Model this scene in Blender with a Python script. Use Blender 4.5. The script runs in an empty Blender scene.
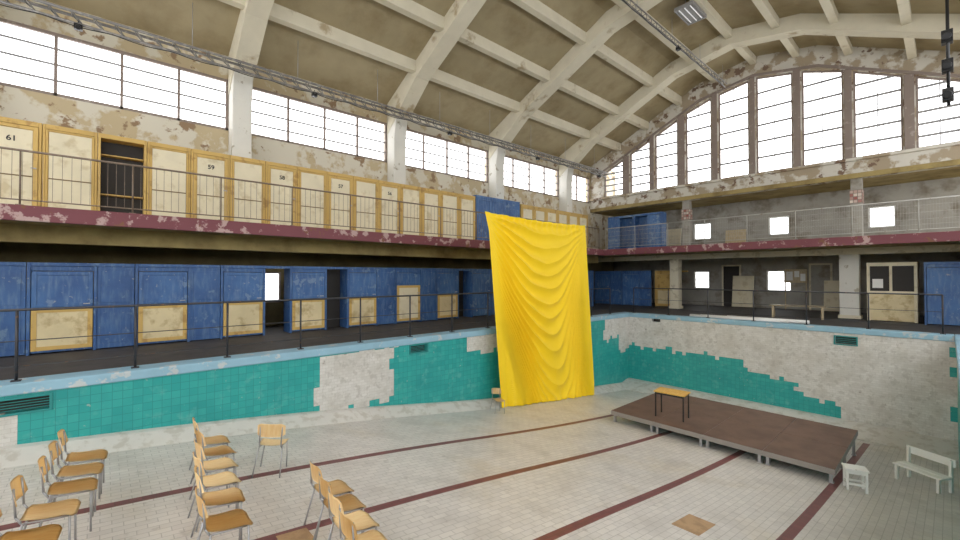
import bpy, bmesh, math, random
from mathutils import Vector, Matrix, noise as mnoise
random.seed(4)
S=bpy.context.scene
COL=S.collection
try:
    S.view_settings.view_transform='Standard'
except Exception: pass

# ------------------------------------------------------------ helpers
def lin(c):
    r=[]
    for v in c[:3]:
        v=v/255.0
        r.append(v/12.92 if v<=0.04045 else ((v+0.055)/1.055)**2.4)
    return (r[0],r[1],r[2],1.0)

class NT:
    def __init__(s,name):
        s.mat=bpy.data.materials.new(name); s.mat.use_nodes=True
        s.nt=s.mat.node_tree; s.n=s.nt.nodes; s.l=s.nt.links
        s.b=s.n.get('Principled BSDF')
        s.geo=s.n.new('ShaderNodeNewGeometry')
        s.pos=s.geo.outputs['Position']
    def put(s,sock,v):
        if isinstance(v,bpy.types.NodeSocket): s.l.new(v,sock)
        else: sock.default_value=v
    def m(s,op,a,b=0.0,c=0.0):
        n=s.n.new('ShaderNodeMath'); n.operation=op
        s.put(n.inputs[0],a); s.put(n.inputs[1],b); s.put(n.inputs[2],c)
        return n.outputs[0]
    def noise(s,scale,detail=4,vec=None,rough=.6):
        n=s.n.new('ShaderNodeTexNoise'); n.inputs['Scale'].default_value=scale
        n.inputs['Detail'].default_value=detail; n.inputs['Roughness'].default_value=rough
        s.l.new(vec if vec is not None else s.pos,n.inputs['Vector'])
        return n.outputs['Fac']
    def step(s,v,lo,hi):
        n=s.n.new('ShaderNodeMapRange'); s.put(n.inputs[0],v)
        n.inputs[1].default_value=lo; n.inputs[2].default_value=hi
        return n.outputs[0]
    def mix(s,f,a,b):
        n=s.n.new('ShaderNodeMix'); n.data_type='RGBA'
        s.put(n.inputs['Factor'],f)
        s.put(n.inputs[6],a); s.put(n.inputs[7],b)
        return n.outputs[2]
    def sep(s,v=None):
        n=s.n.new('ShaderNodeSeparateXYZ'); s.l.new(v if v is not None else s.pos,n.inputs[0]); return n.outputs
    def comb(s,x,y,z=0.0):
        n=s.n.new('ShaderNodeCombineXYZ'); s.put(n.inputs[0],x); s.put(n.inputs[1],y); s.put(n.inputs[2],z); return n.outputs[0]
    def brick(s,vec,c1,c2,mortar,w,h,ms=.006,off=0.0):
        n=s.n.new('ShaderNodeTexBrick'); n.offset=off; n.squash=1.0
        s.l.new(vec,n.inputs['Vector'])
        s.put(n.inputs['Color1'],c1); s.put(n.inputs['Color2'],c2); s.put(n.inputs['Mortar'],mortar)
        n.inputs['Scale'].default_value=1; n.inputs['Mortar Size'].default_value=ms
        n.inputs['Mortar Smooth'].default_value=.1
        n.inputs['Bias'].default_value=0.0
        n.inputs['Brick Width'].default_value=w; n.inputs['Row Height'].default_value=h
        return n.outputs['Color'],n.outputs['Fac']
    def bump(s,h,st=.3,d=.01):
        n=s.n.new('ShaderNodeBump'); n.inputs['Strength'].default_value=st; n.inputs['Distance'].default_value=d
        s.l.new(h,n.inputs['Height']); s.l.new(n.outputs[0],s.b.inputs['Normal'])
    def done(s,col,rough=.7,metal=0.0):
        s.put(s.b.inputs['Base Color'],col); s.put(s.b.inputs['Roughness'],rough)
        s.put(s.b.inputs['Metallic'],metal)
        return s.mat

def M(name,c1,c2=None,scale=3,lo=.55,hi=.6,rough=.7,metal=0.0,dirt=.06,bump=.0):
    t=NT(name); col=lin(c1)
    if c2 is not None:
        f=t.step(t.noise(scale,6),lo,hi)
        col=t.mix(f,col,lin(c2))
        if bump: t.bump(f,bump,.01)
    if dirt:
        g=t.step(t.noise(1.7,5),.4,.75)
        g=t.m('MULTIPLY',g,dirt*2.2)
        d=tuple(v*.35 for v in lin(c1)[:3])+(1,)
        col=t.mix(g,col,d)
    return t.done(col,rough,metal)
def worn(name,base,dark,light):
    t=NT(name); x,y,z=t.sep()
    col=t.mix(t.step(t.noise(1.6,5),.38,.65),lin(base),lin(dark))
    st=t.noise(5,4,t.comb(t.m('MULTIPLY',t.m('ADD',x,y),3.0),t.m('MULTIPLY',z,.5)))
    col=t.mix(t.m('MULTIPLY',t.step(st,.48,.72),.42),col,lin(light))
    col=t.mix(t.m('MULTIPLY',t.step(t.noise(3.2,8),.60,.64),.55),col,lin(light))
    col=t.mix(t.m('MULTIPLY',t.step(t.noise(14,5),.66,.69),.45),col,lin((190,186,170)))
    return t.done(col,.5)

def boxes_mask(t,u,v,boxes,tile,amp):
    su=t.m('MULTIPLY',t.m('FLOOR',t.m('DIVIDE',u,tile)),tile)
    sv=t.m('MULTIPLY',t.m('FLOOR',t.m('DIVIDE',v,tile)),tile)
    vec=t.comb(su,sv,3.3)
    n1=t.noise(2.0,4,vec); n2=t.noise(2.6,4,t.comb(sv,su,9.1))
    uu=t.m('ADD',su,t.m('MULTIPLY',t.m('SUBTRACT',n1,.5),amp))
    vv=t.m('ADD',sv,t.m('MULTIPLY',t.m('SUBTRACT',n2,.5),amp))
    tot=None
    for (a,b,c,d) in boxes:
        k=t.m('MULTIPLY',t.m('MULTIPLY',t.m('GREATER_THAN',uu,a),t.m('LESS_THAN',uu,b)),
              t.m('MULTIPLY',t.m('GREATER_THAN',vv,c),t.m('LESS_THAN',vv,d)))
        tot=k if tot is None else t.m('MAXIMUM',tot,k)
    return tot

def tile_wall(name,axis,boxes,base_teal=True):
    t=NT(name); x,y,z=t.sep(); u=y if axis=='Y' else x
    vec=t.comb(u,z)
    teal,f=t.brick(vec,lin((38,156,152)),lin((54,168,162)),lin((36,138,136)),.12,.12,.004)
    teal=t.mix(t.m('MULTIPLY',t.step(t.noise(1.3,6),.45,.7),.45),teal,lin((32,130,132)))
    teal=t.mix(t.m('MULTIPLY',t.step(t.noise(4,5),.56,.7),.42),teal,lin((112,182,176)))
    teal=t.mix(t.m('MULTIPLY',t.step(t.noise(11,5),.68,.7),.6),teal,lin((176,178,170)))
    wh,f2=t.brick(vec,lin((216,214,209)),lin((204,202,196)),lin((194,191,184)),.12,.06,.003,.5)
    wh=t.mix(t.m('MULTIPLY',t.step(t.noise(2.0,7),.45,.7),.6),wh,lin((180,175,165)))
    wh=t.mix(t.m('MULTIPLY',t.step(t.noise(9,6),.54,.62),.5),wh,lin((172,168,160)))
    wh=t.mix(t.m('MULTIPLY',t.step(t.noise(5,6),.64,.69),.6),wh,lin((134,126,116)))
    mk=boxes_mask(t,u,z,boxes,.12,.75)
    if base_teal: col=t.mix(mk,teal,wh)
    else: col=t.mix(mk,wh,teal)
    t.bump(f,.12,.003)
    return t.done(col,.4)

# materials
m_poolL=tile_wall('teal_tiles','Y',[(3.1,4.85,-1.35,-.16),(7.0,8.5,-.6,.3),(-2.5,-.95,-.9,-.42),(13.6,16,-.9,.2),(14.6,16,-1.4,-.8)])
m_poolE=tile_wall('white_tiles','X',[(-9,-3.1,-4,-1.68),(-6.9,-4.4,-4,-1.25),(-3.3,-2.2,-4,-2.1),(-9.2,-6.9,-4,-1.3),(.0,.6,-4,.1)],False)
def floor_mat():
    t=NT('pool_floor_tiles'); x,y,z=t.sep()
    c,f=t.brick(t.comb(y,x),lin((214,209,203)),lin((204,199,194)),lin((176,171,165)),.18,.09,.004,.5)
    st=t.step(t.noise(.6,5),.54,.72)
    c=t.mix(t.m('MULTIPLY',st,.4),c,lin((188,170,136)))
    g=t.step(t.noise(1.7,7),.48,.75)
    c=t.mix(t.m('MULTIPLY',g,.42),c,lin((156,149,141)))
    g=t.step(t.noise(7,6),.6,.7)
    c=t.mix(t.m('MULTIPLY',g,.35),c,lin((140,132,124)))
    tot=None
    for xi in (-6.15,-4.55,-3.0,-1.4):
        k=t.m('LESS_THAN',t.m('ABSOLUTE',t.m('SUBTRACT',x,xi)),.065)
        tot=k if tot is None else t.m('MAXIMUM',tot,k)
    tot=t.m('MULTIPLY',tot,t.m('LESS_THAN',y,14.2))
    c2,_=t.brick(t.comb(y,x),lin((126,72,70)),lin((112,62,62)),lin((100,66,62)),.12,.12,.004)
    c=t.mix(tot,c,c2)
    t.bump(f,.12,.003)
    return t.done(c,.42)
m_floor=floor_mat()
m_patch=M('tan_patch_tiles',(180,148,112),(160,130,98),6,.45,.6)
m_ledge=M('ledge_tiles',(210,207,201),(192,187,178),5,.5,.6,.4)
m_coping=M('light_blue_coping',(146,186,206),(192,200,202),4,.58,.62,.5,dirt=.12)
m_deck=M('dark_deck',(78,74,72),(62,59,57),3,.4,.7)
m_ceiling=M('ceiling_paint',(164,151,120),(138,122,90),.8,.45,.7,.9,dirt=.09)
m_rib=M('rib_paint',(212,205,184),(168,152,122),1.2,.6,.69,.85,dirt=.07)
m_col=M('column_white',(222,220,212),(176,168,150),3,.62,.66,.7)
def peel(name,a,b,c,low=None):
    t=NT(name)
    f1=t.step(t.noise(1.5,7),.46,.52); f2=t.step(t.noise(2.4,7,t.comb(t.sep()[1],t.sep()[2],t.sep()[0])),.58,.62)
    col=t.mix(f1,lin(a),lin(b)); col=t.mix(f2,col,lin(c)); t.bump(f1,.4,.01)
    if low:
        col=t.mix(t.m('LESS_THAN',t.sep()[2],2.6),col,t.mix(t.step(t.noise(1.2,5),.4,.7),lin(low),lin(tuple(v*.75 for v in low))))  # balcony shade painted into the wall colour below slab height
    return t.done(col,.9)
m_wallup=peel('peeling_plaster_shaded',(190,174,142),(212,206,190),(146,122,96),(124,111,76))
m_plain=M('opposite_wall_paint',(205,198,182),None)
m_gable=peel('peeling_gable',(166,152,130),(206,202,192),(122,100,84))
m_back=M('gallery_wall',(164,161,153),(124,116,102),1.3,.5,.66,.9,dirt=.16)
m_soffit=M('ochre_soffit',(166,148,98),(124,106,68),1.2,.45,.68,.9,dirt=.12)
def fascia():
    t=NT('burgundy_fascia')
    col=t.mix(t.step(t.noise(3.2,8),.56,.6),lin((116,60,68)),lin((178,150,146)))
    col=t.mix(t.step(t.noise(4.7,7,t.comb(t.sep()[1],t.sep()[0],t.sep()[2])),.6,.64),col,lin((120,78,54)))
    return t.done(col,.6)
m_burg=fascia()
m_blue=worn('blue_paint',(66,108,162),(50,88,142),(130,154,180))
m_blue2=worn('blue_paint_dark',(58,98,152),(44,80,132),(120,146,172))
m_ochre=M('ochre_wood',(206,172,100),(176,140,80),4,.55,.65,.6,dirt=.1)
m_cream=M('cream_panel',(226,216,188),(206,192,158),3,.54,.66,.6,dirt=.09)
m_creamd=M('cream_panel_dirty',(222,206,164),(186,164,118),4,.5,.66,.6,dirt=.13)
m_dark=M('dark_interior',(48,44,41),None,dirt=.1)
m_brownfr=M('brown_frame',(140,126,118),(164,152,144),6,.6,.64,.6)
m_greyfr=M('grey_frame',(150,150,150),None,dirt=.1)
m_bar=M('grey_window_bar',(150,150,152),None,dirt=.03)
m_joint=M('panel_joint',(120,98,62),None,dirt=.03)
m_rail=M('dark_rail',(62,62,66),(96,74,60),9,.62,.66,.45,.3)
m_brail=M('brown_rail',(120,104,90),(146,126,106),9,.55,.66,.45,.2)
m_lrail=M('light_rail',(176,174,168),(140,122,106),9,.64,.68,.5,.2)
m_pillar=M('pillar_pale',(218,210,186),(196,186,160),3,.55,.6,.7)
m_steel=M('steel',(170,170,172),None,rough=.4,metal=.5,dirt=.05)
m_truss=M('truss_metal',(120,118,116),(150,146,140),6,.5,.6,.5,.3)
m_frame=M('stage_frame_metal',(150,144,138),None,rough=.45,metal=.2,dirt=.08)
m_blk=M('black_metal',(26,26,28),None,rough=.4,dirt=0)
m_white=M('white_paint',(236,236,232),(200,196,188),9,.66,.7,.5,dirt=.04)
def wood(name,c1,c2,sc=9):
    t=NT(name); tc=t.n.new('ShaderNodeTexCoord').outputs['Object']
    mp=t.n.new('ShaderNodeMapping'); mp.inputs['Scale'].default_value=(sc,1.5,1.5); t.l.new(tc,mp.inputs[0])
    n=t.noise(3,5,mp.outputs[0]); return t.done(t.mix(t.step(n,.35,.7),lin(c1),lin(c2)),.45)
m_ply=wood('plywood_honey',(246,220,170),(236,200,142))
m_tab=wood('table_wood',(228,186,92),(206,156,68))
m_board=wood('old_board',(196,180,148),(168,148,112))
m_stage=M('stage_board',(112,86,70),(94,70,56),2,.4,.65,.55,dirt=.08)
t=NT('yellow_fabric'); t.b.inputs['Sheen Weight'].default_value=.1
m_yel=t.done(lin((252,214,8)),.65)
t=NT('lamp_tube'); t.b.inputs['Emission Color'].default_value=(1,1,1,1); t.b.inputs['Emission Strength'].default_value=.2
m_tube=t.done(lin((235,238,240)),.3)
def redwhite():
    t=NT('red_white_tiles'); x,y,z=t.sep()
    c,f=t.brick(t.comb(t.m('ADD',x,y),z),lin((150,84,76)),lin((206,196,184)),lin((120,110,104)),.12,.12,.01)
    return t.done(c,.5)
m_redwhite=redwhite()

def B(bm,x0,x1,y0,y1,z0,z1,mi=0):
    vs=[bm.verts.new((x,y,z)) for x in (x0,x1) for y in (y0,y1) for z in (z0,z1)]
    for f in ((0,1,3,2),(4,6,7,5),(0,4,5,1),(2,3,7,6),(0,2,6,4),(1,5,7,3)):
        fc=bm.faces.new([vs[i] for i in f]); fc.material_index=mi
def T(bm,p0,p1,r,n=8,mi=0):
    p0=Vector(p0);p1=Vector(p1); d=(p1-p0).normalized()
    a=d.orthogonal().normalized(); b=d.cross(a)
    r0=[];r1=[]
    for i in range(n):
        an=2*math.pi*i/n; o=a*math.cos(an)*r+b*math.sin(an)*r
        r0.append(bm.verts.new(p0+o)); r1.append(bm.verts.new(p1+o))
    for i in range(n):
        j=(i+1)%n; f=bm.faces.new((r0[i],r0[j],r1[j],r1[i])); f.smooth=True; f.material_index=mi
    f=bm.faces.new(r0[::-1]); f.material_index=mi
    f=bm.faces.new(r1); f.material_index=mi
def PATH(bm,pts,r,n=6):
    rings=[]
    for k,p in enumerate(pts):
        p=Vector(p); q=Vector(pts[min(k+1,len(pts)-1)])-Vector(pts[max(k-1,0)]); q.normalize()
        a=q.cross(Vector((1,0,0.01))).normalized(); b=q.cross(a)
        rings.append([bm.verts.new(p+a*math.cos(2*math.pi*i/n)*r+b*math.sin(2*math.pi*i/n)*r) for i in range(n)])
    for A,Bq in zip(rings,rings[1:]):
        for i in range(n):
            j=(i+1)%n; f=bm.faces.new((A[i],A[j],Bq[j],Bq[i])); f.smooth=True
    bm.faces.new(rings[0]); bm.faces.new(rings[-1])
def PRISM(bm,pts,axis,a,b,mi=0):
    def mk(p,w):
        return (p[0],w,p[1]) if axis=='Y' else (w,p[0],p[1])
    v0=[bm.verts.new(mk(p,a)) for p in pts]; v1=[bm.verts.new(mk(p,b)) for p in pts]
    n=len(pts)
    for i in range(n):
        j=(i+1)%n; f=bm.faces.new((v0[i],v0[j],v1[j],v1[i])); f.material_index=mi
    f=bm.faces.new(v0[::-1]); f.material_index=mi
    f=bm.faces.new(v1); f.material_index=mi
def O(name,bm,mats,loc=(0,0,0),parent=None,bevel=0,label=None,cat=None,kind=None,group=None,rot=None):
    bmesh.ops.recalc_face_normals(bm,faces=bm.faces)
    me=bpy.data.meshes.new(name); bm.to_mesh(me); bm.free()
    for mm in (mats if isinstance(mats,(list,tuple)) else [mats]): me.materials.append(mm)
    o=bpy.data.objects.new(name,me); COL.objects.link(o); o.location=loc
    if rot: o.rotation_euler=rot
    if parent: o.parent=parent
    if bevel:
        md=o.modifiers.new('b','BEVEL'); md.width=bevel; md.segments=2; md.limit_method='ANGLE'
    tag(o,label,cat,kind,group); return o
def tag(o,label=None,cat=None,kind=None,group=None):
    if label: o['label']=label
    if cat: o['category']=cat
    if kind: o['kind']=kind
    if group: o['group']=group
def E(name,loc,label,cat,group=None,rot=0.0):
    o=bpy.data.objects.new(name,None); COL.objects.link(o); o.location=loc; o.rotation_euler=(0,0,rot)
    o.empty_display_size=.1
    tag(o,label,cat,None,group); return o
def N(): return bmesh.new()
def clone(root,loc,rot=0.0,label=None):
    r=root.copy(); COL.objects.link(r); r.location=loc; r.rotation_euler=(0,0,rot)
    if label: r['label']=label
    def rec(src,dst):
        for c in src.children:
            cc=c.copy(); COL.objects.link(cc); cc.parent=dst; rec(c,cc)
    rec(root,r); return r

# ------------------------------------------------------------ dims
PX=-8.4; PR=0.12; PE=15.4; WL=-13.6; BX=-10.8; BZ=2.74; BB=2.48; BE=17.46; GY=20.7; BK=23.2; CX=-5.5
YB=-7.6
def _fz(y):
    pts=[(-8,-.45),(-1,-.9),(2.85,-1.27),(8.3,-2.08),(15.4,-2.8),(18,-3.0)]
    for (a,za),(b,zb) in zip(pts,pts[1:]):
        if y<=b: return za+(zb-za)*(y-a)/(b-a)
    return pts[-1][1]
def fz(y): return sum(_fz(y+k*.4) for k in range(-5,6))/11
_p=[(0,10.42),(2.2,10.02),(8.3,7.15)]
def P(x):
    s=abs(x-CX)
    for (a,za),(b,zb) in zip(_p,_p[1:]):
        if s<=b: return za+(zb-za)*(s-a)/(b-a)
    return _p[-1][1]+(s-8.3)*-.5
def C(x): return P(x)+.5
def XS(x0,x1,n):
    xs=[x0+(x1-x0)*k/n for k in range(n+1)]+[v for v in (CX-2.2,CX,CX+2.2) if x0<v<x1]
    return sorted(set(xs))

# ------------------------------------------------------------ pool
ys=[YB+(PE-YB)*i/60 for i in range(61)]
bm=N()
top=[];bot=[]
for y in ys:
    top.append([bm.verts.new((x,y,fz(y))) for x in (PX-.2,PR+.2)])
    bot.append([bm.verts.new((x,y,fz(y)-.2)) for x in (PX-.2,PR+.2)])
for i in range(len(ys)-1):
    bm.faces.new((top[i][0],top[i][1],top[i+1][1],top[i+1][0]))
    bm.faces.new((bot[i][0],bot[i+1][0],bot[i+1][1],bot[i][1]))
    for k in (0,1): bm.faces.new((top[i][k],top[i+1][k],bot[i+1][k],bot[i][k]))
bm.faces.new((top[0][0],top[0][1],bot[0][1],bot[0][0])); bm.faces.new((top[-1][0],top[-1][1],bot[-1][1],bot[-1][0]))
O('floor',bm,m_floor,kind='structure',label='sloping pool basin floor of white tiles with red lane lines')
def wall_holes(bm,axis,plane0,plane1,u0,u1,z0,z1,holes,mi=0):
    us=sorted(set([u0,u1]+[h[0] for h in holes]+[h[1] for h in holes])); us=[u for u in us if u0<=u<=u1]
    zs=sorted(set([z0,z1]+[h[2] for h in holes]+[h[3] for h in holes])); zs=[z for z in zs if z0<=z<=z1]
    for a,b in zip(us,us[1:]):
        run=None
        for c,d in zip(zs,zs[1:]):
            mu=(a+b)/2; mz=(c+d)/2
            hole=any(h[0]<mu<h[1] and h[2]<mz<h[3] for h in holes)
            if not hole:
                run=[c,d] if run is None else [run[0],d]
            if hole or d==zs[-1]:
                if run:
                    if axis=='X': B(bm,plane0,plane1,a,b,run[0],run[1],mi)
                    else: B(bm,a,b,plane0,plane1,run[0],run[1],mi)
                run=None
holesL=[(-1.35,-.54,-.34,-.16),(5.35,5.82,-.3,-.14)]
bm=N()
wall_holes(bm,'X',PX-.25,PX,YB,PE+.25,-3.1,-.1,holesL)
O('wall_left_pool',bm,m_poolL,kind='structure',label='teal tiled pool side wall with missing tile patches')
bm=N()
for h in holesL: B(bm,PX-.24,PX-.1,h[0]+.001,h[1]-.001,h[2]+.001,h[3]-.001)  # near-black blocks give the niches their shade by colour
O('trim_1',bm,m_dark,kind='structure',label='dark fill standing in for shade in the overflow niches')
m_tealp=M('teal_plain',(44,138,136))
for h in holesL:
    bm=N()
    a,b,c,d=h; e=.03
    B(bm,PX+.001,PX+.02,a-e,b+e,c-e,c);B(bm,PX+.001,PX+.02,a-e,b+e,d,d+e);B(bm,PX+.001,PX+.02,a-e,a,c,d);B(bm,PX+.001,PX+.02,b,b+e,c,d)
    for k in range(1,5): 
        zz=c+(d-c)*k/5; B(bm,PX+.002,PX+.012,a,b,zz-.004,zz+.004)
    O('overflow_grille',bm,m_tealp,label='teal framed overflow grille set in the tiled pool wall',cat='grille')
bm=N()
holesE=[(-7.45,-7.15,-.22,-.1),(-2.15,-1.7,-.4,-.2)]
wall_holes(bm,'Y',PE,PE+.25,PX,PR+.25,-3.1,-.1,holesE)
O('wall_end_pool',bm,m_poolE,kind='structure',label='white tiled deep end pool wall with teal tile remains')
bm=N()
for h in holesE: B(bm,h[0]+.001,h[1]-.001,PE+.1,PE+.24,h[2]+.001,h[3]-.001)  # niche shade again put in as near-black blocks
O('trim_2',bm,m_dark,kind='structure',label='dark fill standing in for shade in the end wall niches')
bm=N(); a,b,c,d=holesE[1]; e=.03
B(bm,a-e,b+e,PE-.02,PE-.001,c-e,c);B(bm,a-e,b+e,PE-.02,PE-.001,d,d+e);B(bm,a-e,a,PE-.02,PE-.001,c,d);B(bm,b,b+e,PE-.02,PE-.001,c,d)
for k in range(1,4):
    zz=c+(d-c)*k/4; B(bm,a,b,PE-.012,PE-.002,zz-.006,zz+.006)
O('overflow_grille',bm,m_tealp,label='small teal framed grille in the white tiled pool wall',cat='grille')
bm=N(); B(bm,PR,PR+.25,YB,PE,-3.1,-.1)
O('wall_right_pool',bm,m_poolL,kind='structure',label='teal tiled pool side wall')
bm=N()
sec=[]
for y in ys:
    z=fz(y)
    sec.append([bm.verts.new(p) for p in ((PX,y,z-.02),(PX,y,z+.16),(PX+.12,y,z+.15),(PX+.42,y,z+.0),(PX+.42,y,z-.02))])
for a,b in zip(sec,sec[1:]):
    for k in range(5): bm.faces.new((a[k],a[(k+1)%5],b[(k+1)%5],b[k]))
bm.faces.new(sec[0]); bm.faces.new(sec[-1])
O('trim_3',bm,m_ledge,kind='structure',label='sloped white tile skirting at the pool side')
bm=N(); z=fz(PE)
PRISM(bm,[(PE,z-.02),(PE,z+.3),(PE-.25,z+.28),(PE-.95,z+.11),(PE-.95,z-.02)],'X',PX+.0,PR)
O('trim_4',bm,m_ledge,kind='structure',label='sloped white tile skirting at the deep end')
bm=N()
B(bm,PX-.42,PX+.03,YB,PE+.42,-.1,.05); 
O('trim_5',bm,m_coping,kind='structure',bevel=.02,label='light blue pool coping along the side')
bm=N(); B(bm,PX+.03,PR-.03,PE-.03,PE+.42,-.1,.05)
O('trim_6',bm,m_coping,kind='structure',bevel=.02,label='light blue pool coping along the end')
bm=N(); B(bm,PR-.03,PR+.42,YB,PE+.42,-.1,.05)
O('trim_7',bm,m_coping,kind='structure',bevel=.02,label='light blue pool coping opposite side')
bm=N(); B(bm,WL,PX-.42,YB,BK,-.25,0); B(bm,PX-.42,4.0,PE+.42,BK,-.25,0); B(bm,PR+.42,4.0,YB,PE+.42,-.25,0)
O('floor_deck',bm,m_deck,kind='structure',label='dark grey poolside deck')
def patch(x0,x1,y0,y1):
    bm=N(); vs=[bm.verts.new((x,y,fz(y)+dz)) for dz in (.006,-.01) for (x,y) in ((x0,y0),(x1,y0),(x1,y1),(x0,y1))]
    bm.faces.new(vs[:4]); bm.faces.new(vs[4:][::-1])
    for i in range(4): bm.faces.new((vs[i],vs[(i+1)%4],vs[4+(i+1)%4],vs[4+i]))
    O('floor_drain_cover',bm,m_patch,label='tan rectangular drain cover flush in the white pool floor',cat='drain cover')
patch(-2.38,-2.05,5.4,5.95); patch(-4.55,-4.25,1.32,1.62)

# ------------------------------------------------------------ hall walls
RIBY=[-7.3,-2.25,2.85,7.9,12.95,18.0]
bays=[]
for i,y in enumerate(RIBY): bays.append((y+.24,(RIBY[i+1]-.24) if i+1<len(RIBY) else GY-.12))
SZ=5.62; HZ=7.08
bm=N()
holes=[(3.45,4.05,.7,1.62)]+[(a,b,SZ,HZ) for a,b in bays]
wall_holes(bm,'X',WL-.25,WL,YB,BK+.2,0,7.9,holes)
O('wall_left',bm,m_wallup,kind='structure',label='peeling plaster wall with a strip of high windows, shade painted in below the balcony')
bm=N(); B(bm,4.0,4.25,YB,BK+.2,-.25,2.9)  # out of view; kept low so light enters above and galleries darken
O('wall_right',bm,m_plain,kind='structure',label='unseen low plaster side wall behind the opposite deck, added to darken the galleries')
bm=N(); B(bm,WL-.25,4.25,YB-.3,YB-.05,-3.1,2.7)  # unseen wall, added to cut low light from behind the camera
O('wall_front',bm,m_plain,kind='structure',label='unseen low plaster wall at the shallow end, added to block low light')
wn=[0]
def window(a,b,z0,z1f,cols,rows,plane,th=.05,axis='X',mat=None,thin=.022,label='',sub=0,minor=0):
    bm=N(); wn[0]+=1
    def bx(u0,u1,zz0,zz1,dp=.06,mi=0):
        if axis=='X': B(bm,plane-dp,plane+dp*.3,u0,u1,zz0,zz1,mi)
        else: B(bm,u0,u1,plane-dp*.3,plane+dp,zz0,zz1,mi)
    def sl(u0,u1,t,mi=0):
        pts=[(u0,z1f(u0)-t),(u0,z1f(u0)),(u1,z1f(u1)),(u1,z1f(u1)-t)]
        if axis=='X': PRISM(bm,pts,'X',plane-.06,plane+.02,mi)
        else: PRISM(bm,pts,'Y',plane-.02,plane+.06,mi)
    bx(a,b,z0,z0+th); 
    sl(a,b,th)
    for k in range(cols+1):
        u=a+(b-a)*k/cols; w=th if k in(0,cols) else th*.8
        if sub and 0<k<cols: w=th*.45
        ua=max(a,u-w/2); ub=min(b,u+w/2)
        if k==0: ub=a+w
        if k==cols: ua=b-w
        bx(ua,ub,z0,min(z1f(ua),z1f(ub))-.005, dp=(.02 if sub and 0<k<cols else .06), mi=(1 if sub and 0<k<cols else 0))
    zt=max(z1f(a),z1f(b)); zl=min(z1f(a),z1f(b))
    for k in range(1,rows):
        z=z0+(zt-z0)*k/rows
        ua,ub=a,b
        if z>zl-th*.5:
            f=(zt-z-.02)/(zt-zl)
            if f<.15: continue
            if z1f(a)<z1f(b): ua=b-(b-a)*f
            else: ub=a+(b-a)*f
        bx(ua,ub,z-thin/2,z+thin/2,.03,1)
    O('window_%d'%wn[0],bm,[mat or m_brownfr,m_bar],kind='structure',label=label)
for i,(a,b) in enumerate(bays):
    n=4 if i<5 else 2
    window(a,b,SZ,lambda u:HZ,n,4,WL-.03,.07,'X',label='wide steel strip window with brown frame',thin=.04)
window(3.45,4.05,.7,lambda u:1.62,1,2,WL-.05,.05,'X',label='small lower window behind the cubicles')

def WT(x): return P(x)-.40
gw=[]
edges_px=[(604,623),(630,650),(655,678),(686,712),(719,750),(757,794),(803,845),(855,905),(918,968)]
def gx(px):
    t_=(px-480)/420; return GY*(-.744+.668*t_)/(.668+.744*t_)
for a,b in edges_px: gw.append((gx(a),gx(b)))
gw.append((gw[-1][1]+.3,gw[-1][1]+1.5))
bm=N()
GS=5.86
def strip(x0,x1,zf0,g0=GY,g1=GY+.3):
    xs=XS(x0,x1,max(1,int((x1-x0)/.5)))
    for a,b in zip(xs,xs[1:]):
        PRISM(bm,[(a,zf0(a)),(a,C(a)+.1),(b,C(b)+.1),(b,zf0(b))],'Y',g0,g1)
cur=WL
for a,b in gw:
    strip(cur,a,lambda x:GS); 
    PRISM(bm,[(a,WT(a)),(a,C(a)+.1),(b,C(b)+.1),(b,WT(b))],'Y',GY,GY+.3); cur=b
strip(cur,4.0,lambda x:GS)
B(bm,WL,4.0,GY,GY+.3,5.12,GS)
O('wall_end',bm,m_gable,kind='structure',label='peeling gable wall with tall stepped windows')
for a,b in gw:
    window(a,b,GS,WT,2,6,GY+.1,.06,'Y',thin=.075,label='tall gable window with slanted top and brown frame',sub=1)
k=0
for (a,b),(c,d) in zip(gw,gw[1:]):
    bm=N(); B(bm,b+.03,c-.03,GY-.05,GY,GS-.02,min(WT(b),WT(c))+.1); k+=1
    O('trim_%d'%(20+k),bm,m_brownfr,bevel=.01,kind='structure',label='brown painted mullion between gable windows')
bm=N()
x0=gw[0][0]-.2; x1=gw[-1][1]+.2
xs=XS(x0,x1,30)
for a,b in zip(xs,xs[1:]):
    PRISM(bm,[(a,WT(a)+.03),(a,WT(a)+.13),(b,WT(b)+.13),(b,WT(b)+.03)],'Y',GY-.08,GY)
O('trim_8',bm,m_brownfr,kind='structure',label='brown arched lintel over the gable windows')
bm=N(); B(bm,WL,4.0,GY-.14,GY,GS-.1,GS)
O('trim_9',bm,m_gable,kind='structure',label='projecting sill under the gable windows')
bm=N(); B(bm,WL,4.0,GY-.06,GY,5.12,5.3)
O('trim_10',bm,m_soffit,kind='structure',label='brownish beam edge over the end gallery')

bm=N()
bh=[(-8.95,-8.1,3.4,4.25),(-5.6,-4.8,3.4,4.25),(-2.15,-1.35,3.45,4.3),(-8.95,-8.2,.85,1.75),(-5.7,-4.75,.8,1.75),(-2.0,-1.45,.95,1.8)]
wall_holes(bm,'Y',BK,BK+.25,WL,4.0,0,5.4,bh)
O('wall_back',bm,m_back,kind='structure',label='dirty whitewashed gallery back wall with small windows')
for h in bh: window(h[0],h[1],h[2],lambda u,h=h:h[3],1,2,BK+.08,.05,'Y',mat=m_white,label='small gallery window')
bm=N(); B(bm,WL,4.0,GY+.3,BK+.25,5.12,5.4)
O('ceiling_gallery',bm,m_soffit,kind='structure',label='gallery ceiling')
bm=N(); x0=WL-.25; x1=3.2
xs=XS(x0,x1,4)
for a,b in zip(xs,xs[1:]):
    PRISM(bm,[(a,C(a)),(a,C(a)+.2),(b,C(b)+.2),(b,C(b))],'Y',YB,GY+.35)
O('ceiling',bm,m_ceiling,kind='structure',label='tan painted faceted ceiling with stains')
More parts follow.
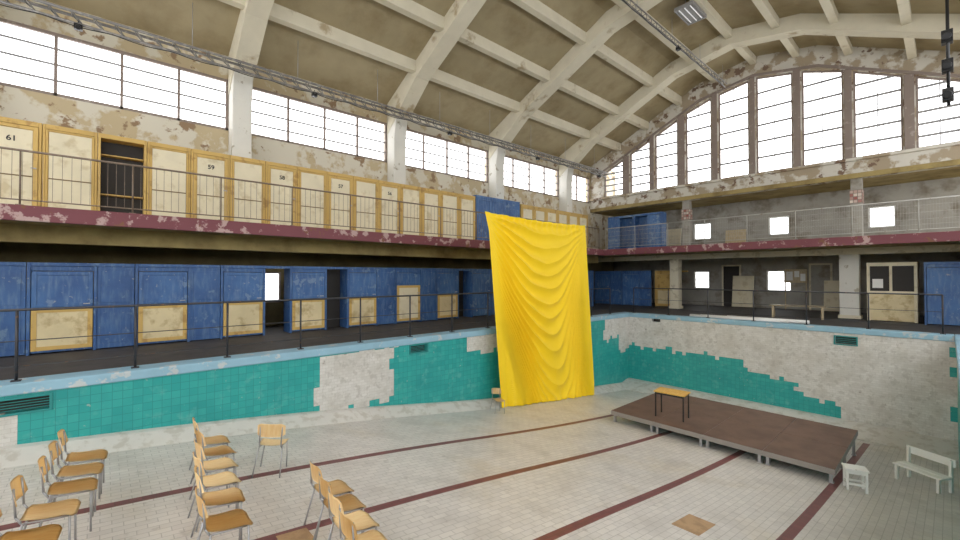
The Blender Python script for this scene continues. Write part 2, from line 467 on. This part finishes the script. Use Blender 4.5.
for i,y in enumerate(RIBY):
    bm=N(); x0=WL+.02; x1=3.1
    def rb(x):
        z=P(x)-.04; s=x-WL
        if s<1.9: z-=(1.9-s)*.3
        return z
    low=XS(x0,x1,8)+[WL+1.9]; low=sorted(low)
    for a,b in zip(low,low[1:]):
        PRISM(bm,[(a,rb(a)),(a,C(a)+.03),(b,C(b)+.03),(b,rb(b))],'Y',y-.26,y+.26)
    O('roof_beam',bm,m_rib,label='cream painted angular concrete roof rib spanning the hall',cat='beam',group='concrete roof ribs')
    bm=N(); PRISM(bm,[(WL,BZ+.01),(WL+.5,BZ+.01),(WL+.5,6.4),(WL+.62,rb(WL+.62)),(WL,rb(WL+.05))],'Y',y-.24,y+.24)
    O('column',bm,m_col,bevel=.02,label='white peeling concrete column between strip windows',cat='column',group='side wall columns')
for s in (-6.3,-4.75,-3.1,-1.5,0,1.5,3.1,4.75,6.3):
    x=CX+s; bm=N(); B(bm,x-.11,x+.11,YB,GY,P(x)+.18,C(x)+.06)
    O('roof_purlin',bm,m_rib,label='cream concrete purlin running the length of ceiling',cat='beam',group='ceiling purlins')

# ------------------------------------------------------------ balcony
bm=N(); B(bm,WL+.004,BX,YB,BK-.004,BB,BZ); B(bm,BX,3.99,BE,BK-.004,BB,BZ)
bal=O('balcony',bm,m_soffit,label='concrete upper gallery slab with ochre underside',cat='balcony')
bm=N(); B(bm,BX,BX+.06,YB,BE-.06,BB-.02,BZ-.002); B(bm,BX,3.99,BE-.06,BE,BB-.02,BZ-.002)
O('fascia',bm,m_burg,parent=bal,bevel=.01,label='peeling burgundy edge')
bm=N()
B(bm,-12.0,-11.7,YB,BE+1,2.14,BB)
O('trim_11',bm,m_soffit,kind='structure',label='ochre downstand beam beneath the gallery')
for x in (-8.35,-2.24):
    r=E('pillar',(x,GY+.16,BZ),'square gallery pillar with red and white tiled faces','pillar')
    bm=N(); B(bm,-.16,.16,-.16,.16,0,5.12-BZ); O('shaft',bm,m_back,parent=r,bevel=.015)
    bm=N(); B(bm,-.18,.18,-.18,.18,1.45,1.95); O('tile_band',bm,m_redwhite,parent=r)
    wd=.2 if x<-5 else .27
    r=E('pillar',(x-.1,GY-.9,0),'pale painted pillar carrying the gallery' if x<-5 else 'wide white painted pillar carrying the gallery','pillar')
    bm=N(); B(bm,-wd,wd,-.19,.19,0,BB-.22); O('shaft',bm,m_pillar if x<-5 else m_col,parent=r,bevel=.02)
    bm=N(); B(bm,-wd-.04,wd+.04,-.23,.23,0,.12); O('plinth',bm,m_pillar,parent=r,bevel=.01)
bm=N(); B(bm,WL,4.0,GY-1.1,GY-.7,BB-.22,BB)
O('trim_12',bm,m_pillar,kind='structure',label='pale ochre beam under the end gallery')

# ------------------------------------------------------------ railings
def railing(name,L,n_posts,h,rails,pick,mp,label,post_r=.022,loc=(0,0,0),rotz=0,pw=.005):
    r=E(name,loc,label,'railing',rot=rotz)
    for k in range(n_posts):
        u=L*k/(n_posts-1); bm=N(); T(bm,(u,0,0),(u,0,h),post_r,8); B(bm,u-.05,u+.05,-.05,.05,0,.015)
        O('post',bm,mp,parent=r)
    for zz,rad in rails:
        bm=N(); T(bm,(0,0,zz),(L,0,zz),rad,8); O('rail',bm,mp,parent=r)
    if pick:
        bm=N(); nn=int(L/pick)
        for k in range(1,nn):
            u=k*pick; B(bm,u-pw,u+pw,-pw,pw,.1,h-.02)
        o=O('pickets',bm,mp,parent=r,label='thin vertical bars')
        o['kind']='stuff'
    return r
railing('pool_railing',1.27*17,18,.98,[(.98,.018),(.55,.007),(.2,.007)],0,m_rail,'dark metal pool edge railing with thin wires',loc=(PX-.2,-.88-1.27*5,.05),rotz=math.pi/2,post_r=.018)
railing('pool_railing',8.2,7,.98,[(.98,.018),(.55,.007),(.2,.007)],0,m_rail,'dark metal railing across the deep end',loc=(PX+.1,PE+.2,.05),post_r=.018)
railing('balcony_railing',24.4,17,.97,[(.97,.02),(.1,.012)],.125,m_brail,'brownish balcony railing with thin vertical bars',loc=(BX-.06,YB+.4,BZ),rotz=math.pi/2,post_r=.014,pw=.0032)
railing('balcony_railing',11.6,9,.97,[(.97,.018),(.1,.01),(.8,.003),(.6,.003),(.4,.003),(.25,.003)],.06,m_lrail,'pale grey gallery railing with fine wire mesh',loc=(BX+.1,BE+.06,BZ),post_r=.014,pw=.0024)

# ------------------------------------------------------------ upper cabins
def txt(s,size,parent,loc,mat):
    cu=bpy.data.curves.new('num','FONT'); cu.body=s; cu.size=size; cu.align_x='CENTER'; cu.extrude=.002; cu.offset=.003
    o=bpy.data.objects.new('tmp',cu); COL.objects.link(o)
    dg=bpy.context.evaluated_depsgraph_get(); me=bpy.data.meshes.new_from_object(o.evaluated_get(dg))
    bpy.data.objects.remove(o)
    me.materials.clear(); me.materials.append(mat)
    q=bpy.data.objects.new('door_number',me); COL.objects.link(q); q.parent=parent; q.location=loc
    q.rotation_euler=(math.pi/2,0,math.pi/2); q['label']='black painted number %s'%s
def up_cabin(y0,w,style='cream',num=None,H=1.95,dpt=.36,wide=False):
    lab={'cream':'cream changing cubicle with ochre wooden frame on the gallery','open':'open ochre changing cubicle with dark shelves and no door','blue':'blue painted changing cubicle on the gallery'}[style]
    if num: lab='cream changing cubicle with ochre frame numbered %s'%num
    r=E('changing_cubicle',(-12.6,y0,BZ),lab,'changing cubicle','gallery changing cubicles')
    fr=m_blue if style=='blue' else m_ochre
    bm=N(); B(bm,-dpt,0,0,.045,0,H); B(bm,-dpt,0,w-.045,w,0,H); B(bm,-dpt,0,.045,w-.045,H-.1,H); B(bm,-dpt,-dpt+.02,.045,w-.045,0,H-.1); B(bm,-dpt,0,.045,w-.045,0,.05)
    O('body',bm,fr,parent=r,bevel=.006)
    if style=='open':
        bm=N(); B(bm,-dpt+.02,-dpt+.03,.046,w-.046,.05,H-.1); O('shade_panel',bm,m_dark,parent=r)  # dark sheet in place of the shade deep inside the cubicle
        for zz in (.6,1.5):
            bm=N(); B(bm,-dpt+.03,-.15,.05,w-.05,zz,zz+.025); O('shelf',bm,m_ochre,parent=r)
        return r
    a=.05;b=w-.05; z0=.06; z1=H-.11; e=.07
    if wide: e=.035
    bm=N()
    B(bm,-.03,.012,a,a+e,z0,z1);B(bm,-.03,.012,b-e,b,z0,z1);B(bm,-.03,.012,a+e,b-e,z0,z0+e);B(bm,-.03,.012,a+e,b-e,z1-e,z1)
    B(bm,-.03,-.01,a+e,b-e,z0+e,z1-e)
    zm=z0+(z1-z0)*.42
    d=O('door',bm,fr,parent=r,bevel=.004)
    bm=N(); B(bm,-.012,.004,a+e+.01,b-e-.01,z0+e+.01,z1-e-.01)
    B(bm,.004,.012,a+e+.01,b-e-.01,zm-.012,zm+.012,1)
    if style=='cream': O('panel',bm,[m_cream,m_joint],parent=d,label='cream painted panel')
    else: O('panel',bm,[m_blue2,m_blue],parent=d,label='blue painted panel')
    if not wide:
        bm=N(); T(bm,(.012,b-.03,.98),(.05,b-.03,.98),.012,8); B(bm,.045,.055,b-.10,b-.02,.97,.99)
        O('handle',bm,m_steel,parent=d)
    if num: txt(num,.15,d,(.01,(a+b)/2,z1-.34),m_blk)
    return r
nums={-1:'61',3:'59',5:'58',7:'57',9:'56'}
for k in range(-7,14):
    y=-.97+.86*k
    st='open' if k==1 else 'cream'
    up_cabin(y,.85,st,nums.get(k),wide=(k%2==0))
ylast=-.97+.86*14
for j in range(3): up_cabin(ylast+.03+j*.86,.85,'blue',H=2.02)
for j in range(6):
    up_cabin(ylast+2.7+.86*j,.85,'cream')

# ------------------------------------------------------------ lower cabins
def low_cabin(y0,part=True,H=1.76,panel=True,loc=None,rot=0,door=True,pc=None,dark=False,ph=.87):
    lab='worn blue changing cubicle with cream lower door panel' if panel else 'plain worn blue painted changing cubicle'
    if ph>1: lab='worn blue changing cubicle with tall cream door panel'
    r=E('changing_cubicle',loc or (-11.6,y0,0),lab,'changing cubicle','poolside changing cubicles',rot)
    w=1.57
    bm=N(); B(bm,-.5,.02,0,.05,0,H); B(bm,-.5,.02,.93,.98,0,H); B(bm,-.05,.03,.05,w,H-.07,H); B(bm,-.06,0,.05,.93,H-.16,H-.07)
    if part: 
        B(bm,-.04,0,.98,w,.02,H-.07); B(bm,0,.012,1.04,w-.06,.12,.85);B(bm,0,.012,1.04,w-.06,.95,H-.15)
    O('body',bm,pc or m_blue2,parent=r,bevel=.006)
    if dark:  # added sheet paints the open gap dark where only shade would be
        bm=N(); B(bm,-.5,-.47,.98,w,0,H-.02); O('shade_panel',bm,m_dark,parent=r,label='dark sheet standing in for interior shade')
    if door:
        a,b=.06,.92
        bm=N(); B(bm,-.04,.0,a,b,.03,H-.17); zq=max(.9,ph+.03); B(bm,0,.016,a+.0,a+.07,zq,H-.18);B(bm,0,.016,b-.07,b,zq,H-.18);B(bm,0,.016,a+.07,b-.07,H-.25,H-.18);B(bm,0,.016,a+.07,b-.07,zq,zq+.07)
        d=O('door',bm,pc or m_blue,parent=r,bevel=.005)
        if panel:
            bm=N(); z0,z1=.07,ph; e=.075
            B(bm,0,.025,a,a+e,z0,z1);B(bm,0,.025,b-e,b,z0,z1);B(bm,0,.025,a+e,b-e,z0,z0+e);B(bm,0,.025,a+e,b-e,z1-e,z1)
            p=O('panel_frame',bm,m_ochre,parent=d,bevel=.004)
            bm=N(); B(bm,.0,.012,a+e,b-e,z0+e,z1-e); O('panel',bm,m_creamd if ph<1 else m_cream,parent=p,label='dirty cream board')
        bm=N(); T(bm,(0,b-.06,.95),(.05,b-.06,.95),.012,8); B(bm,.045,.055,b-.14,b-.04,.94,.96)
        O('handle',bm,m_steel,parent=d)
    return r
for k in range(-4,12):
    y=-1.07+1.58*k
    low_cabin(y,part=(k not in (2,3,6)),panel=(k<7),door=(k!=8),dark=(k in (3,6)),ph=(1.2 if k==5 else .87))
for x in (-12.9,-11.3):
    low_cabin(0,loc=(x,20.0,0),rot=-math.pi/2 ,panel=False)
low_cabin(0,loc=(-9.72,20.4,0),rot=-math.pi/2,panel=True,part=False,pc=m_ochre)
for x in (-.5,1.1):
    low_cabin(0,loc=(x,18.9,0),rot=-math.pi/2,panel=False,H=1.93)
for x in (-12.2,-10.72,):
    r=E('changing_cubicle',(x,20.2,BZ),'blue painted changing cubicle in the gallery corner','changing cubicle','gallery changing cubicles',-math.pi/2)
    bm=N(); B(bm,-.5,0,0,.05,0,1.9);B(bm,-.5,0,1.4,1.45,0,1.9);B(bm,-.5,0,.05,1.4,1.8,1.9);B(bm,-.5,-.46,.05,1.4,0.02,1.8)
    O('body',bm,m_blue2,parent=r,bevel=.006)
    bm=N(); B(bm,-.03,.01,.06 if x<-11 else .72,.70 if x<-11 else 1.38,.03,1.78); O('door',bm,m_blue,parent=r,bevel=.005)
for i,(x,w_,mm) in enumerate(((-4.1,.8,m_back),(-7.6,.85,m_dark))):
    bm=N(); B(bm,x,x+.07,BK-.06,BK,0,2.05);B(bm,x+w_-.07,x+w_,BK-.06,BK,0,2.05);B(bm,x+.07,x+w_-.07,BK-.06,BK,1.98,2.05)
    B(bm,x+.07,x+w_-.07,BK-.03,BK,0,1.98,1)
    O('door_%d'%(i+1),bm,[m_pillar,mm],kind='structure',label='service door in the back wall')
def board(x,y,z,w,h,mat,label,lean=.14,rz=0,name='leaning_board'):
    bm=N(); B(bm,-w/2,w/2,-.012,.012,0,h)
    for a in (-w/2+.04,w/2-.04): B(bm,a-.03,a+.03,-.03,-.012,.03,h-.03)
    B(bm,-w/2+.07,w/2-.07,-.028,-.012,h*.5-.03,h*.5+.03)
    O(name,bm,mat,loc=(x,y,z),rot=(-lean,0,rz),label=label,cat='board')
board(-6.6,22.8,0.02,.9,1.5,m_cream,'pale wooden board leaning against the gallery wall')
board(-3.0,22.8,0.02,1.1,1.3,m_cream,'cream panel board leaning against the gallery wall')
board(-10.0,22.85,BZ+.02,1.0,1.3,m_cream,'cream panel stored on the upper gallery',.12)
board(-6.9,22.85,BZ+.02,.9,1.0,m_board,'brown board stored on the upper gallery',.12)
r=E('attendant_cabin',(-1.85,19.3,0),'cream framed attendant cabin with dark window and low ochre panel','cabin')
W_=1.2; H_=1.95; D_=.9
bm=N(); B(bm,0,.08,0,D_,0,H_);B(bm,W_-.08,W_,0,D_,0,H_);B(bm,.08,W_-.08,0,.06,H_-.12,H_);B(bm,.08,W_-.08,0,.06,.92,1.0);B(bm,.08,W_-.08,D_-.05,D_,0,H_);B(bm,.55,.62,0,.06,1.0,H_-.12)
B(bm,.08,W_-.08,.06,D_-.05,H_-.06,H_)
O('body',bm,m_cream,parent=r,bevel=.006)
bm=N(); B(bm,.08,W_-.08,.01,.04,0.02,.92); B(bm,.16,W_-.16,-.006,.01,.12,.82); O('panel',bm,m_creamd,parent=r)
for (a,b) in ((.08,.55),(.62,W_-.08)):
    bm=N(); B(bm,a,b,.03,.04,1.0,H_-.12); O('window_pane',bm,m_dark,parent=r,label='dark glass pane')
bm=N(); B(bm,.14,.40,.022,.03,1.1,1.4); O('paper',bm,m_white,parent=r)
nb=E('notice_board',(-4.55,BK-.2,0),'pale notice board with papers on two wooden legs','notice board')
bm=N(); B(bm,-.42,.42,-.02,0,1.2,1.8); O('panel',bm,m_board,parent=nb)
for a in (-.38,.38):
    bm=N(); B(bm,a-.02,a+.02,0,.04,0,1.78); O('leg',bm,m_board,parent=nb)
for (x0,x1,z0,z1) in ((-.34,-.1,1.3,1.7),(-.04,.14,1.45,1.72),(.18,.36,1.28,1.6)):
    bm=N(); B(bm,x0,x1,-.024,-.02,z0,z1); O('paper',bm,m_white,parent=nb)
r=E('workbench',(-3.6,18.4,0),'low wooden bench standing on the end deck','bench',rot=.1)
bm=N(); B(bm,-.8,.8,-.2,.2,.42,.46); O('bench_top',bm,m_board,parent=r,bevel=.005)
for a in (-.7,.7):
    bm=N(); B(bm,a-.03,a+.03,-.17,.17,0,.42); O('leg',bm,m_board,parent=r)

# ------------------------------------------------------------ yellow cloth
bm=N(); NU=260; NV=420
y0t,y1t=7.54,12.0
g=[]
for j in range(NV+1):
    v=j/NV; row=[]
    for i in range(NU+1):
        u=i/NU
        ztop=3.20-.05*math.sin(math.pi*u)-.02*abs(math.sin(u*math.pi*7))
        yy=y0t+(y1t-y0t)*u + (.34*v)*(1-u) + .26*v*u
        if u<.05: yy-= .10*max(0,1-v/.1)*(1-u/.05)
        zb=fz(yy)+.02
        H=ztop-zb; w=H*v
        nz=mnoise.noise(Vector((u*1.6,v*2.0,.3))); nf=mnoise.noise(Vector((u*5,v*8,4.3)))
        uc=min(1,max(0,u-.04+.07*math.sin(v*3.4+.4)))
        f=.22+.78*math.sin(math.pi*uc)**1.1
        q=(v**.92)/f
        ph=q*12.0*2*math.pi + 3.0*nz + 1.4*nf
        sw=(1-abs(math.sin(ph/2)))*2-1
        e1=min(1,u/.12); e2=min(1,(1-u)/.12); edge=e1*e1*(3-2*e1)*e2*e2*(3-2*e2)
        fine=min(1,(f/.6))*(1 if q<1.8 else max(.3,1-(q-1.8)*.5))
        amp=.062*min(1,w/.12)*fine*edge*(1-.25*v)*(.85+.8*nz)
        dg=u*12+v*4.5
        pl=.035*max(0,v-.2)*(1-abs(math.sin(dg+1.0*math.sin(v*3+u*2)+2.0*nz))*2)*edge
        # soft vertical gathers close to both side edges
        pl+=.022*math.sin(u*75+1.5*nz)*max(0,abs(u-.5)*2-.55)*min(1,e1*2)*min(1,e2*2)
        ed=.020*math.sin(u*120+2*nz)*max(0,1-w/.4)
        hem=.022*math.sin(u*80)*max(0,(v-.93)/.07)
        X=-8.10+.18*v+amp*sw+pl+ed+hem
        X=max(X,-8.34+.32*v)
        row.append(bm.verts.new((X,yy,ztop-w)))
    g.append(row)
for j in range(NV):
    for i in range(NU):
        f=bm.faces.new((g[j][i],g[j][i+1],g[j+1][i+1],g[j+1][i])); f.smooth=True
cl=O('yellow_cloth',bm,m_yel,label='large bright yellow fabric banner draped down into the pool',cat='cloth')
for (ya,yb) in ((7.5,10.0),(12.0,15.6)):
    bm=N(); T(bm,(-8.12,ya,3.19),(BX+.0,yb,BZ+.99),.007,6)
    O('support_rope',bm,m_lrail,label='thin rope tying the yellow cloth to the balcony rail',cat='rope')

# ------------------------------------------------------------ stage
ST=-1.95; sx0,sx1=-5.82,-1.38; sy0,sy1=9.75,12.6
nx,ny=4,2; W=(sx1-sx0)/nx; D=(sy1-sy0)/ny
for i in range(nx):
    for j in range(ny):
        x=sx0+i*W; y=sy0+j*D
        r=E('stage_platform',(x,y,ST),'low brown stage deck module on aluminium legs','stage platform','stage platforms')
        bm=N(); B(bm,.005,W-.005,.005,D-.005,-.03,0); O('deck_board',bm,m_stage,parent=r)
        bm=N(); 
        B(bm,.002,W-.002,.002,.03,-.11,-.006);B(bm,.002,W-.002,D-.03,D-.002,-.11,-.006);B(bm,.002,.03,.03,D-.03,-.11,-.006);B(bm,W-.03,W-.002,.03,D-.03,-.11,-.006)
        O('frame',bm,m_frame,parent=r)
        for (lx,ly) in ((.07,.07),(W-.07,.07),(.07,D-.07),(W-.07,D-.07)):
            bm=N(); zz=fz(y+ly)-ST; B(bm,lx-.025,lx+.025,ly-.025,ly+.025,zz,-.03); B(bm,lx-.04,lx+.04,ly-.04,ly+.04,zz,zz+.02)
            O('leg',bm,m_steel,parent=r)
r=E('table',(-4.55,10.4,ST),'small wooden table with black metal legs on the stage','table',rot=.1)
bm=N(); B(bm,-.36,.36,-.24,.24,.60,.63); O('table_top',bm,m_tab,parent=r,bevel=.005)
bm=N(); B(bm,-.33,.33,-.21,-.19,.55,.60);B(bm,-.33,.33,.19,.21,.55,.60);B(bm,-.33,-.31,-.19,.19,.55,.60);B(bm,.31,.33,-.19,.19,.55,.60); O('apron',bm,m_blk,parent=r)
for a in (-.32,.32):
    for b in (-.2,.2):
        bm=N(); B(bm,a-.014,a+.014,b-.014,b+.014,0,.60); O('leg',bm,m_blk,parent=r)

# ------------------------------------------------------------ chairs
ch=E('chair',(0,0,0),'honey plywood chair with curved back and metal legs','chair','plywood chairs')
def shell(fn,nu,nv,th):
    bm=N(); rows=[[bm.verts.new(fn(i/nu,j/nv)) for i in range(nu+1)] for j in range(nv+1)]
    for j in range(nv):
        for i in range(nu):
            f=bm.faces.new((rows[j][i],rows[j][i+1],rows[j+1][i+1],rows[j+1][i])); f.smooth=True
    bmesh.ops.solidify(bm,geom=bm.faces[:],thickness=th)
    return bm
def seatf(u,v):
    x=(u-.5)*.39*(1-.08*(1-v)); y=-.19+.40*v
    cu=abs(u-.5)*2; y+= -.03*max(0,cu-.7)/.3*(1 if v>.5 else -1)*abs(2*v-1)**3
    z=.435+.02*(cu**2)-.015*math.sin(math.pi*v)-.03*max(0,v-.8)/.2
    return (x,y,z)
O('seat',shell(seatf,12,12,.014),m_ply,parent=ch)
def backf(u,v):
    cu=(u-.5)*2
    x=(u-.5)*.39; z=.57+.20*v
    if abs(cu)>.75: z+=(-.03 if v>.5 else .03)*(abs(cu)-.75)/.25*abs(2*v-1)
    y=-.205-.05*v-.045*(1-cu*cu)
    return (x,y,z)
O('backrest',shell(backf,14,8,.013),m_ply,parent=ch)
for sx in (-1,1):
    bm=N(); T(bm,(sx*.16,.16,.425),(sx*.19,.20,0),.010); O('leg',bm,m_steel,parent=ch)
    bm=N(); T(bm,(sx*.16,-.16,.425),(sx*.19,-.23,0),.010); O('leg',bm,m_steel,parent=ch)
    bm=N(); T(bm,(sx*.15,.16,.415),(sx*.15,-.17,.415),.010); T(bm,(sx*.15,-.17,.415),(sx*.15,-.215,.48),.010); T(bm,(sx*.15,-.215,.48),(sx*.15,-.255,.74),.010); O('back_support',bm,m_steel,parent=ch)
pos=[]
for (x,y) in ((-6.7,-.16),(-6.25,-.2),(-5.8,-.24),(-5.32,-.36),(-4.85,-.46)): pos.append((x,y,random.uniform(-.12,.12)))
for (x,y) in ((-6.6,1.08),(-6.15,1.05),(-5.7,.98),(-5.25,.91),(-4.8,.86),(-4.3,.80)): pos.append((x,y,random.uniform(-.12,.12)))
for (x,y) in ((-4.44,1.82),(-4.06,1.77),(-3.68,1.71),(-3.3,1.65)): pos.append((x,y,random.uniform(-.05,.05)))
pos.append((-6.2,1.72,1.05))
pos.append((-7.62,7.42,-1.9))
first=True
for (x,y,a) in pos:
    lb='honey plywood chair standing alone with its back turned' if a>1 else ('honey plywood chair beside the yellow cloth' if a<-1 else None)
    sl=(fz(y+.2)-fz(y-.2))/.4
    if first: ch.location=(x,y,fz(y)); ch.rotation_euler=(math.atan(sl),0,a); ch.scale=(.89,.89,.92); first=False
    else:
        c=clone(ch,(x,y,fz(y)),a,lb)
        R=Matrix.Rotation(math.atan(sl),4,'X')@Matrix.Rotation(a,4,'Z')
        c.rotation_euler=R.to_euler()
        if a<-1: c.scale=(.7,.7,.74)

zz=fz(9.75)
r=E('stool',(-1.12,9.8,zz),'small white painted wooden stool beside the stage','stool',rot=.35)
r.scale=(.85,.85,.88)
bm=N(); B(bm,-.19,.19,-.15,.15,.41,.44); O('seat',bm,m_white,parent=r,bevel=.006)
for a in (-.15,.15):
    for b in (-.11,.11):
        bm=N(); B(bm,a-.02,a+.02,b-.02,b+.02,0,.41); O('leg',bm,m_white,parent=r)
bm=N(); B(bm,-.13,.13,-.12,-.10,.12,.16);B(bm,-.13,.13,.10,.12,.12,.16);B(bm,-.16,-.14,-.09,.09,.12,.16);B(bm,.14,.16,-.09,.09,.12,.16);B(bm,-.15,.15,-.125,-.105,.34,.41);B(bm,-.15,.15,.105,.125,.34,.41); O('stretcher',bm,m_white,parent=r)
r=E('bench',(-.36,11.35,fz(11.35)),'low white painted plank bench with backboard near pool wall','bench',rot=-.5)
bm=N()
for k in range(2): B(bm,-.36,.36,-.17+k*.16,-.025+k*.16,.27,.30)
O('seat',bm,m_white,parent=r,bevel=.004)
bm=N()
B(bm,-.36,.36,.20,.222,.46,.60)
O('backrest',bm,m_white,parent=r,bevel=.004)
for a in (-.31,.31):
    bm=N(); B(bm,a-.02,a+.02,-.16,-.11,0,.27); O('leg',bm,m_white,parent=r)
    bm=N(); B(bm,a-.02,a+.02,.15,.20,0,.58); O('leg',bm,m_white,parent=r)

# ------------------------------------------------------------ trusses and fittings
def truss(x,y0,y1,z,w=.22,label='heavy steel lighting truss with cables along the wall',cr=.034,bar=.014):
    r=E('lighting_truss',(x,y0,z),label,'truss')
    L=y1-y0
    for dx,dz in ((-w/2,0),(w/2,0),(0,-w*.9)):
        bm=N(); T(bm,(dx,0,dz),(dx,L,dz),cr,8); O('chord',bm,m_truss,parent=r)
    bm=N(); n=int(L/.35)
    for k in range(n):
        a=k*.35; b=a+.175
        T(bm,(-w/2,a,0),(w/2,a,0),bar,5); T(bm,(-w/2,a,0),(0,b,-w*.9),bar,5); T(bm,(w/2,a,0),(0,b,-w*.9),bar,5)
    o=O('bracing',bm,m_truss,parent=r); o['kind']='stuff'
    bm=N(); n=int(L/.12)
    PATH(bm,[(.03,k*.12,-w-.0-.05*abs(math.sin(k*.12*math.pi/1.1))) for k in range(n)],.011)
    O('cable',bm,m_blk,parent=r,label='black sagging cable')
    k=1.0
    while k<L-.5:
        bm=N(); B(bm,-.06,.06,-.07,.07,-.06,.05); T(bm,(.0,0,.04),(0,0,.14),.012,6); T(bm,(.05,0,-.02),(.10,0,-.05),.05,10)
        O('floodlight',bm,m_blk,parent=r,loc=(0,k,-w-.04),label='small black floodlight',bevel=.008)
        k+=5.05
    k=.5
    while k<L:
        bm=N(); T(bm,(0,k,0),(0,k,C(x)-z+.02),.008,5); k+=2.53
        O('hanger',bm,m_steel,parent=r)
truss(-12.45,-6.5,20.5,7.12)
truss(-6.5,9.5,20.4,9.98,.14,'slim steel cable truss under the ceiling ridge',.022,.010)
r=E('ceiling_lamp',(-5.8,14.9,C(-5.8)),'rectangular grey fluorescent ceiling lamp','lamp')
bm=N(); B(bm,-.28,.28,-.55,.55,-.38,-.30); B(bm,-.31,-.28,-.58,.58,-.42,-.3);B(bm,.28,.31,-.58,.58,-.42,-.3);B(bm,-.28,.28,-.58,-.55,-.42,-.3);B(bm,-.28,.28,.55,.58,-.42,-.3)
O('housing',bm,m_greyfr,parent=r)
for a in (-.18,0,.18):
    bm=N(); T(bm,(a,-.5,-.40),(a,.5,-.40),.018); O('tube',bm,m_tube,parent=r)
for q in (-.4,.4):
    bm=N(); T(bm,(0,q,-.3),(0,q,.03),.01); O('hanger',bm,m_steel,parent=r)
r=E('hanging_spotlight_bar',(.05,14.0,C(.05)),'dark vertical equipment bar with spotlights hanging from the ceiling','spotlight')
zl=5.3-C(.05)
bm=N(); T(bm,(0,0,.05),(0,0,zl),.03,10); O('pole',bm,m_blk,parent=r)
for q in (.1,.75,1.4):
    bm=N(); B(bm,-.1,.08,-.1,.1,-.14,.14); T(bm,(-.02,-.09,0),(-.02,-.2,-.04),.08,12); O('spotlight',bm,m_blk,parent=r,bevel=.01,loc=(0,0,zl+q+.14))
for i,(x0,x1,yy) in enumerate(((-6.3,-3.6,15.95),(-6.0,-3.4,16.12),(-5.2,-2.9,16.34))):
    bm=N(); T(bm,(0,0,.06),(x1-x0,.02,.06),.06,12)
    O('plastic_pipe',bm,m_white,loc=(x0,yy,0),label='long white plastic pipe lying on the deck',cat='pipe',group='white pipes on deck')

# ------------------------------------------------------------ light
w=bpy.data.worlds.new('World'); S.world=w; w.use_nodes=True
bg=w.node_tree.nodes['Background']; bg.inputs[0].default_value=(.985,.99,1.0,1); bg.inputs[1].default_value=3.6

# ------------------------------------------------------------ camera
cd=bpy.data.cameras.new('Camera'); cam=bpy.data.objects.new('Camera',cd); COL.objects.link(cam)
cd.sensor_width=36; cd.lens=15.75; cd.clip_start=.05
cam.location=(0,0,1.5); cam.rotation_euler=(math.radians(90.82),0,math.radians(48.1))
S.camera=cam
